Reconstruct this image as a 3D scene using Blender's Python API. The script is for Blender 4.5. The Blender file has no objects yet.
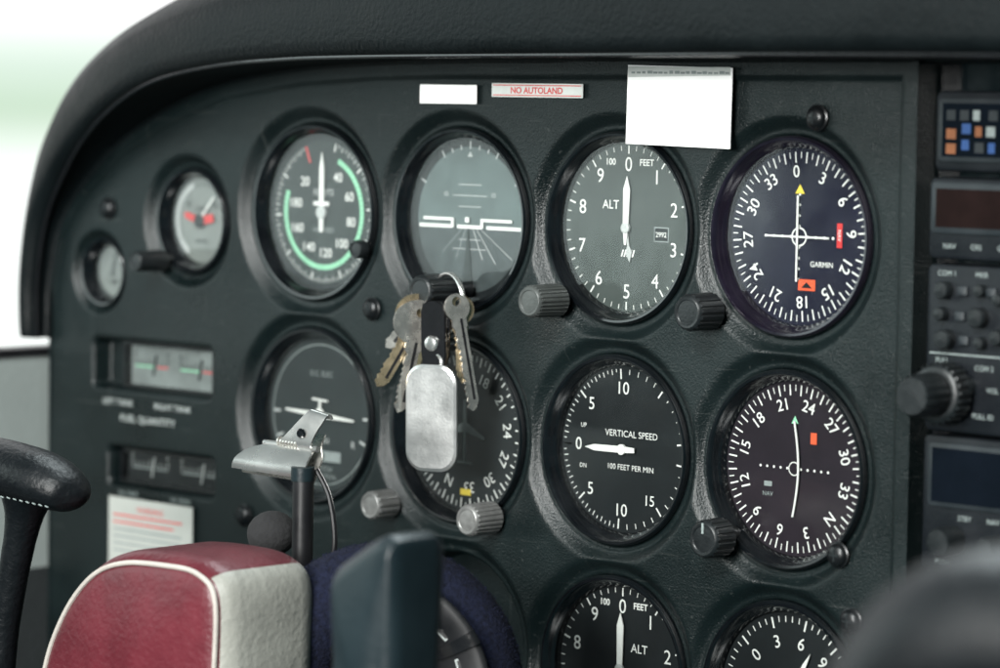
import bpy, math, random
import numpy as np
from mathutils import Vector, Matrix
random.seed(4)
MM=0.001
sc=bpy.context.scene
sc.view_settings.view_transform='Standard'
sc.view_settings.look='None'
sc.view_settings.exposure=0
COL=bpy.context.collection

# ---------------------------------------------------------------- materials
def mat(name,col,rough=0.5,metal=0.0,bump=0.0,bscale=800,var=0.0,vscale=30,rvar=0.0,coat=0.0,emit=0.0,spec=0.5,dust=0.0,col2=None,scr=0.0):
    m=bpy.data.materials.new(name); m.use_nodes=True
    nt=m.node_tree; N=nt.nodes; L=nt.links
    b=N["Principled BSDF"]
    b.inputs["Base Color"].default_value=(*col,1)
    b.inputs["Roughness"].default_value=rough
    b.inputs["Metallic"].default_value=metal
    b.inputs["Specular IOR Level"].default_value=spec
    b.inputs["Coat Weight"].default_value=coat
    b.inputs["Coat Roughness"].default_value=0.08
    tc=N.new("ShaderNodeTexCoord")
    if emit>0:
        b.inputs["Emission Color"].default_value=(*col,1); b.inputs["Emission Strength"].default_value=emit
    last=None
    if var>0 or rvar>0 or col2:
        n=N.new("ShaderNodeTexNoise"); n.inputs["Scale"].default_value=vscale; n.inputs["Detail"].default_value=6
        n.inputs["Roughness"].default_value=0.65
        L.new(tc.outputs["Object"],n.inputs["Vector"])
        r=N.new("ShaderNodeValToRGB")
        r.color_ramp.elements[0].position=0.3; r.color_ramp.elements[1].position=0.7
        c2=col2 if col2 else tuple(min(1,c*(1+var)) for c in col)
        c1=col if col2 else tuple(c*(1-var) for c in col)
        r.color_ramp.elements[0].color=(*c1,1); r.color_ramp.elements[1].color=(*c2,1)
        L.new(n.outputs["Fac"],r.inputs["Fac"]); last=r.outputs["Color"]
        mr=N.new("ShaderNodeMapRange"); mr.inputs["From Min"].default_value=.3; mr.inputs["From Max"].default_value=.7
        mr.inputs["To Min"].default_value=max(0,rough-rvar); mr.inputs["To Max"].default_value=min(1,rough+rvar)
        L.new(n.outputs["Fac"],mr.inputs["Value"]); L.new(mr.outputs["Result"],b.inputs["Roughness"])
    def overlay(scale,lo,hi,amt,vec=None,rot=.5,colr=(.4,.42,.4,1)):
        n2=N.new("ShaderNodeTexNoise"); n2.inputs["Scale"].default_value=scale; n2.inputs["Detail"].default_value=3
        if vec:
            mp=N.new("ShaderNodeMapping"); mp.inputs["Scale"].default_value=vec; mp.inputs["Rotation"].default_value=(0,rot,0)
            L.new(tc.outputs["Object"],mp.inputs["Vector"]); L.new(mp.outputs["Vector"],n2.inputs["Vector"])
        else: L.new(tc.outputs["Object"],n2.inputs["Vector"])
        r2=N.new("ShaderNodeValToRGB"); r2.color_ramp.elements[0].position=lo; r2.color_ramp.elements[1].position=hi
        r2.color_ramp.elements[0].color=(0,0,0,1); r2.color_ramp.elements[1].color=(amt,amt,amt,1)
        L.new(n2.outputs["Fac"],r2.inputs["Fac"])
        mx=N.new("ShaderNodeMix"); mx.data_type='RGBA'
        L.new(r2.outputs["Color"],mx.inputs[0])
        if last: L.new(last,mx.inputs[6])
        else: mx.inputs[6].default_value=(*col,1)
        mx.inputs[7].default_value=colr; return mx.outputs[2]
    if dust>0: last=overlay(420,.66,.74,dust)
    if scr>0:
        last=overlay(30,.67,.71,scr,(1,1,22),.9); last=overlay(22,.69,.73,scr,(18,1,1),.4)
    if last: L.new(last,b.inputs["Base Color"])
    if bump>0:
        nb=N.new("ShaderNodeTexNoise"); nb.inputs["Scale"].default_value=bscale; nb.inputs["Detail"].default_value=4
        L.new(tc.outputs["Object"],nb.inputs["Vector"])
        bp=N.new("ShaderNodeBump"); bp.inputs["Strength"].default_value=bump; bp.inputs["Distance"].default_value=0.0006
        L.new(nb.outputs["Fac"],bp.inputs["Height"]); L.new(bp.outputs["Normal"],b.inputs["Normal"])
    return m

def glass_mat(name,tint=(1,1,1),rough=0.03):
    m=bpy.data.materials.new(name); m.use_nodes=True
    nt=m.node_tree; N=nt.nodes; L=nt.links; N.clear()
    o=N.new("ShaderNodeOutputMaterial"); mx=N.new("ShaderNodeMixShader"); t=N.new("ShaderNodeBsdfTransparent"); g=N.new("ShaderNodeBsdfGlossy")
    t.inputs[0].default_value=(*tint,1)
    f=N.new("ShaderNodeFresnel"); f.inputs["IOR"].default_value=1.5
    tc=N.new("ShaderNodeTexCoord"); n=N.new("ShaderNodeTexNoise"); n.inputs["Scale"].default_value=45; n.inputs["Detail"].default_value=8
    L.new(tc.outputs["Object"],n.inputs["Vector"])
    mr=N.new("ShaderNodeMapRange"); mr.inputs["From Min"].default_value=.35; mr.inputs["From Max"].default_value=.75
    mr.inputs["To Min"].default_value=rough; mr.inputs["To Max"].default_value=rough+.22
    L.new(n.outputs["Fac"],mr.inputs["Value"]); L.new(mr.outputs["Result"],g.inputs["Roughness"])
    L.new(f.outputs[0],mx.inputs[0]); L.new(t.outputs[0],mx.inputs[1]); L.new(g.outputs[0],mx.inputs[2]); L.new(mx.outputs[0],o.inputs[0])
    return m

M={}
M['panel']=mat("panel_plastic",(.0036,.0072,.0076),.33,bump=.55,bscale=1250,var=.4,vscale=14,rvar=.11,dust=.055,spec=.38,scr=.03)
M['leather']=mat("hood_leather",(.0022,.0038,.0044),.44,bump=.7,bscale=520,var=.3,vscale=25,rvar=.08,spec=.17)
M['bezel']=mat("bezel_black",(.003,.004,.005),.18,var=.3,vscale=60,rvar=.1,coat=.5)
M['bezelm']=mat("bezel_violet_glint",(.0085,.0065,.013),.18,metal=.25,var=.3,vscale=60,rvar=.08,coat=.6)  # violet in the base colour stands in for the purple glint on the ring
M['face']=mat("dial_black",(.005,.008,.009),.6,var=.2,vscale=80,spec=.3)
M['faceg']=mat("dial_grey_haze",(.034,.046,.042),.6,var=.15,vscale=60)  # reflection haze over the altimeter put into its dial colour
M['facea']=mat("dial_smoke",(.013,.021,.020),.6,var=.15,vscale=60)
M['facel']=mat("dial_pale_grey",(.14,.16,.15),.6,var=.2,vscale=60)
M['facet']=mat("dial_slate_haze",(.011,.018,.019),.6,var=.2,vscale=60)  # turn coordinator's haze mixed into the face colour
M['facen']=mat("dial_navy",(.003,.004,.014),.55,var=.2,vscale=60,spec=.3)
M['faceb']=mat("dial_brown_reflection",(.009,.006,.010),.55,var=.2,vscale=60,spec=.3)  # brownish tone paints reflections in the glass onto the dial
M['sky']=mat("horizon_sky",(.070,.100,.098),.6,var=.25,vscale=50)
M['earth']=mat("horizon_ground",(.036,.048,.049),.6,var=.35,vscale=50)
M['white']=mat("marking_white",(.62,.65,.62),.5,var=.06,vscale=300)
M['midw']=mat("marking_greyish_white",(.36,.39,.38),.5,var=.1,vscale=300)
M['dimw']=mat("marking_dim",(.20,.235,.23),.6,var=.15,vscale=300)
M['green']=mat("marking_green",(.24,.56,.36),.5,var=.1,vscale=200)
M['yellow']=mat("marking_yellow",(.60,.48,.05),.5,var=.1,vscale=200)
M['orange']=mat("flag_orange",(.55,.085,.03),.5,var=.1,vscale=200)
M['red']=mat("marking_red",(.45,.03,.03),.5,var=.1,vscale=200)
M['redink']=mat("red_ink",(.50,.06,.06),.6,var=.1,vscale=200)
M['blue']=mat("marking_blue",(.018,.06,.19),.4,var=.1,vscale=200)
M['orangeb']=mat("button_amber",(.20,.07,.025),.4,var=.1,vscale=200)
M['knob']=mat("knob_black",(.008,.010,.011),.36,bump=.2,bscale=900,var=.3,vscale=120,rvar=.1)
M['knobg']=mat("knob_grey",(.050,.055,.053),.4,bump=.2,bscale=900,var=.3,vscale=120,rvar=.1)
M['knobs']=mat("knob_silver",(.20,.20,.195),.38,metal=.5,bump=.2,bscale=900,var=.3,vscale=120,rvar=.1)
M['steel']=mat("steel",(.70,.70,.68),.26,metal=.88,var=.12,vscale=40,rvar=.06)
M['brass']=mat("key_brass",(.50,.40,.26),.30,metal=.85,bump=.04,bscale=300,var=.25,vscale=120,rvar=.1)
M['nickel']=mat("key_nickel",(.56,.54,.50),.28,metal=.85,bump=.04,bscale=300,var=.25,vscale=120,rvar=.1)
M['alu']=mat("brushed_aluminium",(.66,.66,.65),.33,metal=.88,bump=.12,bscale=900,var=.16,vscale=40,rvar=.08)
M['gleather']=mat("glossy_black_leather",(.006,.006,.007),.25,bump=.3,bscale=500,var=.3,vscale=60,coat=.3)
M['screw']=mat("screw_black",(.007,.008,.009),.3,metal=.3,var=.3,vscale=200,rvar=.1)
M['paper']=mat("paper_white",(.94,.95,.94),.7,bump=.1,bscale=200,var=.03,vscale=30)
M['paper2']=mat("paper_greyish",(.50,.53,.51),.7,bump=.2,bscale=200,var=.1,vscale=90)
M['cream']=mat("cream_paper",(.36,.375,.35),.7,var=.06,vscale=60)
M['redleather']=mat("burgundy_leather",(.080,.008,.014),.42,bump=.7,bscale=420,var=.32,vscale=30,rvar=.08)
M['creamleather']=mat("cream_leather",(.24,.24,.215),.5,bump=.7,bscale=420,var=.22,vscale=30,rvar=.08)
M['piping']=mat("pale_piping",(.36,.33,.30),.5,bump=.3,bscale=600,var=.1,vscale=100)
M['grip']=mat("grip_leather",(.0035,.0045,.0055),.38,bump=.8,bscale=420,var=.3,vscale=40,rvar=.08,spec=.26)
M['gripp']=mat("grip_plastic",(.007,.013,.016),.38,bump=.2,bscale=500,var=.2,vscale=20,rvar=.08,spec=.35)
M['rubber']=mat("black_rubber",(.006,.006,.007),.40,var=.3,vscale=60,rvar=.1)
M['foam']=mat("foam_black",(.012,.012,.013),.95,bump=1,bscale=500,var=.3,vscale=200)
M['navy']=mat("navy_fabric",(.0045,.006,.016),.95,bump=1,bscale=900,var=.6,vscale=500,spec=.2)
M['radio']=mat("radio_case",(.0045,.006,.008),.4,bump=.2,bscale=700,var=.3,vscale=30,rvar=.1,spec=.3)
M['radiog']=mat("radio_trim_grey",(.010,.014,.017),.45,bump=.1,bscale=700,var=.2,vscale=60,rvar=.1)
M['lcd']=mat("display_dark",(.003,.004,.007),.07,var=.2,vscale=50,coat=.3)
M['lcdr']=mat("display_brown",(.010,.005,.0045),.1,var=.3,vscale=60,coat=.2)
M['wall']=mat("sidewall_vinyl",(.25,.28,.27),.6,bump=.4,bscale=300,var=.1,vscale=8)
M['walld']=mat("sidewall_carpet_dark",(.010,.013,.014),.85,bump=.8,bscale=400,var=.3,vscale=20)
M['glass']=glass_mat("instrument_glass")
M['fuelface']=mat("fuel_face",(.15,.175,.17),.5,var=.35,vscale=40)

# ---------------------------------------------------------------- mesh builder (millimetres)
_tc={}
def text2d(body,size,bold=0.0):
    k=(body,bold)
    if k not in _tc:
        c=bpy.data.curves.new("t","FONT"); c.body=body; c.size=1; c.align_x='CENTER'; c.align_y='CENTER'; c.offset=bold
        c.resolution_u=4
        o=bpy.data.objects.new("t",c); COL.objects.link(o)
        dg=bpy.context.evaluated_depsgraph_get()
        me=bpy.data.meshes.new_from_object(o.evaluated_get(dg))
        vs=[(v.co.x,v.co.y) for v in me.vertices]; fs=[tuple(p.vertices) for p in me.polygons]
        if vs:
            ys=[v[1] for v in vs]; cy=(max(ys)+min(ys))/2; xs=[v[0] for v in vs]; cx=(max(xs)+min(xs))/2
            vs=[(a-cx,b-cy) for a,b in vs]
        _tc[k]=(vs,fs)
        bpy.data.objects.remove(o); bpy.data.meshes.remove(me); bpy.data.curves.remove(c)
    vs,fs=_tc[k]
    return [(a*size,b*size) for a,b in vs],fs

class MB:
    def __init__(s): s.v=[]; s.f=[]; s.m=[]; s.mats=[]
    def mi(s,m):
        m=M[m] if isinstance(m,str) else m
        if m not in s.mats: s.mats.append(m)
        return s.mats.index(m)
    def add(s,vs,fs,m):
        o=len(s.v); k=s.mi(m)
        s.v+= [tuple(a) for a in vs]
        for f in fs: s.f.append(tuple(i+o for i in f)); s.m.append(k)
    def lathe(s,prof,m,cx=0,cz=0,seg=64,mod=None,cap=False):
        vs=[];fs=[]
        for i,(r,h) in enumerate(prof):
            for j in range(seg):
                t=2*math.pi*j/seg; rr=r*(mod(t,i) if mod else 1)
                vs.append((cx+rr*math.cos(t),-h,cz+rr*math.sin(t)))
        for i in range(len(prof)-1):
            for j in range(seg):
                k=(j+1)%seg
                fs.append((i*seg+j,i*seg+k,(i+1)*seg+k,(i+1)*seg+j))
        if cap: fs.append(tuple(range((len(prof)-1)*seg,len(prof)*seg)))
        s.add(vs,fs,m)
    def disc(s,r,h,m,cx=0,cz=0,seg=72,a0=0,a1=360):
        n=seg; full=(a1-a0)>=360
        ps=[(cx+r*math.cos(math.radians(a0+(a1-a0)*i/n)),-h,cz+r*math.sin(math.radians(a0+(a1-a0)*i/n))) for i in range(n if full else n+1)]
        s.add(ps,[tuple(range(len(ps)))],m)
    def poly(s,pts,h,m,ang=0,cx=0,cz=0):
        a=math.radians(ang); c,sn=math.cos(a),math.sin(a)
        ps=[(cx+x*c+z*sn,-h,cz-x*sn+z*c) for x,z in pts]
        A=sum(ps[i][0]*ps[(i+1)%len(ps)][2]-ps[(i+1)%len(ps)][0]*ps[i][2] for i in range(len(ps)))
        if A<0: ps=ps[::-1]
        s.add(ps,[tuple(range(len(ps)))],m)
    def prism(s,pts,h0,h1,m,ang=0,cx=0,cz=0):
        a=math.radians(ang); c,sn=math.cos(a),math.sin(a)
        ps=[(cx+x*c+z*sn,cz-x*sn+z*c) for x,z in pts]
        A=sum(ps[i][0]*ps[(i+1)%len(ps)][1]-ps[(i+1)%len(ps)][0]*ps[i][1] for i in range(len(ps)))
        if A<0: ps=ps[::-1]
        n=len(ps); vs=[(x,-h0,z) for x,z in ps]+[(x,-h1,z) for x,z in ps]
        fs=[tuple(range(n,2*n)),tuple(range(n-1,-1,-1))]+[(i,(i+1)%n,n+(i+1)%n,n+i) for i in range(n)]
        s.add(vs,fs,m)
    def rect(s,x0,z0,x1,z1,h,m): s.poly([(x0,z0),(x1,z0),(x1,z1),(x0,z1)],h,m)
    def box(s,x0,x1,z0,z1,h0,h1,m): s.prism([(x0,z0),(x1,z0),(x1,z1),(x0,z1)],h0,h1,m)
    def rbox(s,x0,x1,z0,z1,h0,h1,m,r=2,b=1.0):
        def rr(x0,x1,z0,z1,r):
            o=[]
            for cx,cz,a in ((x1-r,z1-r,0),(x0+r,z1-r,90),(x0+r,z0+r,180),(x1-r,z0+r,270)):
                for i in range(6):
                    t=math.radians(a+18*i); o.append((cx+r*math.cos(t),cz+r*math.sin(t)))
            return o
        rings=[]
        for ins,h in ((0,h0),(0,h1-b),(b*.3,h1-b*.3),(b,h1)):
            rings.append([(x,-h,z) for x,z in rr(x0+ins,x1-ins,z0+ins,z1-ins,max(.1,r-ins*.5))])
        s.loft(rings,m,cap1=True)
    def loft(s,rings,m,cap0=False,cap1=False,closed=True,fm=None):
        n=len(rings[0]); vs=[p for r in rings for p in r]; fs=[]
        for i in range(len(rings)-1):
            for j in range(n if closed else n-1):
                k=(j+1)%n; fs.append((i*n+j,i*n+k,(i+1)*n+k,(i+1)*n+j))
        if cap0: fs.append(tuple(range(n-1,-1,-1)))
        if cap1: fs.append(tuple((len(rings)-1)*n+j for j in range(n)))
        s.add(vs,fs,m)
    def tick(s,ang,r0,r1,w,h,m): s.poly([(-w/2,r0),(w/2,r0),(w/2,r1),(-w/2,r1)],h,m,ang)
    def arc(s,a0,a1,r0,r1,h,m,n=48):
        vs=[];fs=[]
        for i in range(n+1):
            a=math.radians(a0+(a1-a0)*i/n)
            vs+= [(r0*math.sin(a),-h,r0*math.cos(a)),(r1*math.sin(a),-h,r1*math.cos(a))]
        for i in range(n): fs.append((2*i,2*i+1,2*i+3,2*i+2))
        s.add(vs,fs,m)
    def text(s,body,x,z,size,h,m,rot=0,bold=0.004,sx=1):
        vs,fs=text2d(body,size,bold); a=math.radians(rot); c,sn=math.cos(a),math.sin(a)
        s.add([(x+p*sx*c+q*sn,-h,z-p*sx*sn+q*c) for p,q in vs],fs,m)
    def tube(s,path,rad,m,seg=16,squash=None,caps=True):
        P=[Vector(p) for p in path]; n=len(P)
        if not isinstance(rad,(list,tuple)): rad=[rad]*n
        rings=[]; up=None
        for i in range(n):
            t=(P[min(i+1,n-1)]-P[max(i-1,0)]).normalized()
            if up is None:
                up=Vector((0,0,1)) if abs(t.z)<.8 else Vector((0,1,0))
            up=(up-t*up.dot(t)).normalized(); sd=t.cross(up)
            a,b=(1,1) if not squash else squash
            rings.append([tuple(P[i]+(sd*math.cos(2*math.pi*j/seg)*a+up*math.sin(2*math.pi*j/seg)*b)*rad[i]) for j in range(seg)])
        s.loft(rings,m,cap0=caps,cap1=caps)
    def build(s,name,loc=(0,0,0),parent=None,ploc=(0,0,0),smooth=True,ang=35,label=None,category=None,**kw):
        me=bpy.data.meshes.new(name)
        v=np.array(s.v,dtype=float)*MM
        me.from_pydata([tuple(x) for x in v],[],s.f)
        for m in s.mats: me.materials.append(m)
        me.polygons.foreach_set("material_index",s.m)
        if smooth:
            me.polygons.foreach_set("use_smooth",[True]*len(me.polygons)); me.set_sharp_from_angle(angle=math.radians(ang))
        me.update()
        o=bpy.data.objects.new(name,me); COL.objects.link(o)
        o.location=Vector(loc)*MM
        if parent: o.parent=parent
        if label: o["label"]=label
        if category: o["category"]=category
        for k,val in kw.items(): o[k]=val
        return o

def catmull(pts,n=6,closed=False):
    P=[Vector(p) for p in pts]; N=len(P); out=[]
    rng=range(N) if closed else range(N-1)
    for i in rng:
        if closed: a,b,c,d=P[(i-1)%N],P[i],P[(i+1)%N],P[(i+2)%N]
        else: a,b,c,d=P[max(i-1,0)],P[i],P[i+1],P[min(i+2,N-1)]
        for k in range(n):
            t=k/n
            out.append(.5*((2*b)+(c-a)*t+(2*a-5*b+4*c-d)*t*t+(3*b-a-3*c+d)*t**3))
    if not closed: out.append(P[-1])
    return out

def empty(name,loc,label,category,scale=1,**kw):
    o=bpy.data.objects.new(name,None); COL.objects.link(o); o.location=Vector(loc)*MM; o.empty_display_size=.01
    o.scale=(scale,)*3
    o["label"]=label; o["category"]=category
    for k,v in kw.items(): o[k]=v
    return o

# ---------------------------------------------------------------- instrument panel (moulded sheet)
HOLES=[(0,92,39.6,50),(92,92,39.6,50),(183,92,39.6,50),(273,92,39.6,50),
       (0,0,39.6,50),(92,0,39.6,50),(183,0,39.6,50),(273,0,39.6,50),
       (184,-92,39.6,50),(273,-92,39.6,50),(92,-92,39.6,50),
       (-83,85,24.5,33),(-147,58,15.5,21.5)]
ox=np.array([-183.5,-182,-174,-157,-131,-98,-56,-5,46,89,336.]); oz=np.array([30,53,80,100,120,136,149,156,159,160,161.])
def panel():
    nx,nz=760,520
    xs=np.linspace(-183.4,336,nx); X=np.repeat(xs[:,None],nz,1)
    zt=np.interp(xs,ox,oz)
    t=np.linspace(0,1,nz)
    Z=-205+(zt[:,None]+205)*t[None,:]
    H=np.full_like(X,8.0)
    H+=.25*np.sin(X*.05+Z*.031)+.2*np.sin(Z*.07-X*.02)
    def ss(a,b,x):
        q=np.clip((x-a)/(b-a),0,1); return q*q*(3-2*q)
    D=np.zeros_like(X); Hole=np.zeros_like(X)
    for cx,cz,r,ro in HOLES:
        d=np.hypot(X-cx,Z-cz)
        q=np.clip((d-r-.5)/(ro-r-.5),0,1)
        dep=6.2*(1-q*q*(3-2*q))
        dep-=.8*np.exp(-((d-r-1.4)/1.0)**2)
        dep-=.5*np.exp(-((d-ro-.5)/1.6)**2)      # soft raised ridge round each recess
        k=1.2; hh=np.clip(.5+.5*(dep-D)/k,0,1); D=D*(1-hh)+dep*hh+k*hh*(1-hh)
        Hole=np.maximum(Hole,1-ss(r-1.6,r+.2,d))
    for cx,cz,hx,hz in ((-108,14.5,43,11.5),(-101,-34.5,38,9)):
        qx=np.abs(X-cx)-hx+3; qz=np.abs(Z-cz)-hz+3
        d=np.hypot(np.maximum(qx,0),np.maximum(qz,0))+np.minimum(np.maximum(qx,qz),0)-3
        D=np.maximum(D,1.5*(1-ss(.8,4,d)))
        Hole=np.maximum(Hole,(1-ss(-1.0,.8,d))*.55)
    e=np.minimum(zt[:,None]-Z,336-X)
    H+=1.8*(1-ss(5,8,e))
    H=H-D; H=H*(1-Hole)+(-12)*Hole
    co=np.stack([X*MM,-H*MM,Z*MM],-1).reshape(-1,3)
    idx=np.arange(nx*nz).reshape(nx,nz)
    q=np.stack([idx[:-1,:-1],idx[1:,:-1],idx[1:,1:],idx[:-1,1:]],-1).reshape(-1,4)
    me=bpy.data.meshes.new("instrument_panel")
    me.vertices.add(len(co)); me.vertices.foreach_set("co",co.ravel())
    me.loops.add(q.size); me.loops.foreach_set("vertex_index",q.ravel().astype(np.int32))
    me.polygons.add(len(q)); me.polygons.foreach_set("loop_start",np.arange(0,q.size,4,dtype=np.int32))
    me.update(calc_edges=True); me.validate()
    me.polygons.foreach_set("use_smooth",[True]*len(me.polygons))
    me.materials.append(M['panel'])
    o=bpy.data.objects.new("instrument_panel",me); COL.objects.link(o)
    o["label"]="moulded dark grey plastic aircraft instrument panel with round cutouts"; o["category"]="instrument panel"
    return o
PAN=panel()
b=MB(); b.box(-184.5,-183.0,-205,29,-30,7.6,'panel'); b.build("edge_trim",parent=PAN)
b=MB(); b.box(335.6,338.6,-205,161,-30,11,'panel'); b.build("edge_trim",parent=PAN)
for x,z in ((-139,89),(43,51),(289,139),(311,-55),(304,-30),(-40,-49)):
    b=MB(); b.lathe([(5.2,0),(5.2,.6),(4.6,.9),(4.4,1.6),(3.6,2.6),(2.2,3.1),(.01,3.2)],'screw',seg=32)
    b.box(-2.4,2.4,-.35,.35,2.6,3.3,'face'); b.box(-.35,.35,-2.4,2.4,2.6,3.32,'face')
    b.build("screw",loc=(x,-8,z),parent=PAN)
for t,x,z,sz in (("LEFT TANK",-130,-3.4,4.0),("RIGHT TANK",-90,-3.4,4.0),("FUEL QUANTITY",-108,-11,4.8),("OIL TEMP",-122,-46.8,3.0),("OIL PRESS",-84,-46.8,3.0)):
    b=MB(); b.text(t,0,0,sz,0,'midw' if sz>3.5 else 'dimw',sx=1.12,bold=0); b.build("lettering",loc=(x,-8.9,z),parent=PAN,smooth=False)

# ---------------------------------------------------------------- knobs
def knob(parent,ploc,X,Z,r,h0,h1,m='knob',flutes=0,shaft=True,cap='knob',name="knob",line=False):
    b=MB()
    if shaft: b.lathe([(r*.5,0),(r*.5,h0+.5)],'screw',seg=24)
    L=h1-h0
    fl=(lambda t,i:1+(.035*(1 if math.sin(t*flutes)>0 else -1) if 2<=i<=4 else 0)) if flutes else None
    b.lathe([(r*.6,h0),(r*.97,h0),(r,h0+.5),(r,h0+1.2),(r*.97,h1-1.6),(r*.95,h1-1.2),(r*.90,h1-.4),(r*.82,h1),(r*.70,h1-.1)],m,seg=flutes*8 if flutes else 48,mod=fl)
    b.lathe([(r*.72,h1-.1),(r*.66,h1-.5),(r*.3,h1-.4),(.01,h1-.4)],cap,seg=40)
    if line: b.box(-.5,.5,r*.3,r*.85,h1-.3,h1+.15,'dimw')
    return b.build(name,loc=(X-ploc[0],0,Z-ploc[1]),parent=parent)

# ---------------------------------------------------------------- round gauges
def gauge(name,cx,cz,R,face,marks,pointers,label,category,bezel='bezel',knobs=(),glass=True):
    b=MB()
    b.lathe([(R+5.9,.5),(R+5.9,3.2),(R+5.6,4.6),(R+4.9,5.3),(R+4.0,5.2),(R+3.2,4.2),(R+2.6,2.2),(R+1.6,.6),(R+.9,-.6),(R+.7,-4)],bezel,seg=96)
    b.lathe([(R+3,-38),(R+3,0)],'bezel',seg=48); b.disc(R+3,-38,'bezel')
    g=b.build(name,loc=(cx,0,cz),label=label,category=category)
    d=MB(); d.disc(R+1.2,-2.8,face)
    marks(d,R,-2.35)
    d.build("dial",parent=g,smooth=False)
    for i,(nm,fn) in enumerate(pointers):
        p=MB(); fn(p,R); p.build(nm,parent=g,ang=20)
    if glass:
        q=MB(); q.disc(R+1.4,.4,'glass'); q.build("glass",parent=g,smooth=False)
    for k in knobs: knob(g,(cx,cz),*k[:5],**k[5])
    return g

def m_alt(d,R,h,side=-1):
    for i in range(50):
        a=i*7.2
        if i%5==0: d.tick(a,R*.90,R*1.0,.7,h,'white')
        else: d.tick(a,R*.94,R*1.0,.38,h,'white')
    for i in range(10):
        a=math.radians(i*36); rr=R*.775
        d.text(str(i),rr*math.sin(a),rr*math.cos(a),8.4,h,'white',bold=0)
    d.text("ALT",side*9.5,9.5,5.2,h,'white'); d.text("100",-9.6,R*.80,3.8,h,'white',bold=.02); d.text("FEET",10.0,R*.80,3.8,h,'white',bold=.02)
    d.rect(14.5,-5.2,22.5,1.0,h,'dimw'); d.rect(15,-4.7,22,.5,h+.1,'face'); d.text("2992",18.5,-2.1,3.0,h+.2,'white')
    for k in range(5): d.poly([(-3.5+k*1.5,-12),(-2.7+k*1.5,-12),(-1.7+k*1.5,-9),(-2.5+k*1.5,-9)],h,'white')
def m_alt2(d,R,h): m_alt(d,R,h,1)
def p_alt(a_long=1,a_short=172,kl=.63):
    def f1(p,R):
        p.prism([(-.5,-7),(.5,-7),(1.4,0),(1.8,R*(kl-.16)),(0,R*kl),(-1.8,R*(kl-.16)),(-1.4,0)],-1.3,-.9,'white',a_long)
        p.lathe([(2.2,-1.6),(2.2,-.5),(1.5,-.2),(.01,-.2)],'midw',seg=24)
    def f2(p,R):
        p.prism([(-.45,0),(.45,0),(.5,R*.22),(1.7,R*.30),(0,R*.42),(-1.7,R*.30),(-.5,R*.22)],-2.0,-1.6,'midw',a_short)
    return [("pointer",f1),("pointer",f2)]

def m_vsi(d,R,h):
    for sgn in (1,-1):
        for i in range(0,41):
            v=i/2
            if v>10 and i%2: continue
            a=-90+sgn*v*8.6
            big=(v%5==0)
            d.tick(a,R*(.86 if big else (.92 if i%2==0 else .945)),R*.985,.7 if big else .38,h,'white')
        for v,t in ((5,"5"),(10,"10")):
            a=math.radians(-90+sgn*v*8.9); rr=R*.75
            d.text(t,rr*math.sin(a),rr*math.cos(a),7.4,h,'white',bold=0)
    a=math.radians(-90-14.2*8.9); d.text("15",R*.74*math.sin(a),R*.74*math.cos(a),6.2,h,'white',bold=0)
    d.text("0",-R*.74,0.5,7.4,h,'white',bold=0)
    d.text("VERTICAL SPEED",4,6.5,3.9,h,'white',bold=0); d.text("100 FEET PER MIN",4,-7.5,3.3,h,'white',bold=0)
    d.text("UP",-R*.66,8.5,2.6,h,'white'); d.text("DN",-R*.66,-8.5,2.6,h,'white')
def p_vsi(p,R):
    p.prism([(-1.0,-7),(1.0,-7),(1.4,0),(1.3,R*.45),(0,R*.60),(-1.3,R*.45),(-1.4,0)],-1.3,-.8,'white',-91)
    p.lathe([(2.2,-1.6),(2.2,-.5),(1.4,-.3),(.01,-.3)],'white',seg=24)

def m_asi(d,R0,h):
    d.arc(0,360,R0*.955,R0*1.03,h-.1,'face',n=72)
    R=R0*.95
    for i in range(72):
        a=i*4.5+14
        if a>345: continue
        d.tick(a,R*.87 if i%8==0 else (R*.91 if i%2==0 else R*.94),R*.985,.8 if i%8==0 else .45,h,'white')
    for i in range(54):
        a=24+i*5
        d.tick(a,R*.735,R*.81,1.9,h,'green')
    d.tick(338,R*.74,R*.98,1.2,h+.1,'redink')
    for i,t in enumerate(("40","60","80","100","120","140","160","180","20")):
        a=math.radians(30+i*36); rr=R*.57
        d.text(t,rr*math.sin(a),rr*math.cos(a),5.8,h,'white',bold=.01)
    d.text("KNOTS",0,9,4.0,h,'midw'); d.text("AIRSPEED",0,-8,3.4,h,'dimw')
def p_asi(p,R):
    p.prism([(-1,-9),(1,-9),(1.4,0),(1.3,R*.6),(0,R*.80),(-1.3,R*.6),(-1.4,0)],-1.3,-.8,'white',0)
    p.prism([(-5,-1),(5,-1),(5,.8),(-5,.8)],-1.25,-.78,'white',0,cz=4)
    p.lathe([(3,-1.6),(3,-.4),(2,-.2),(.01,-.2)],'midw',seg=24)

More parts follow.
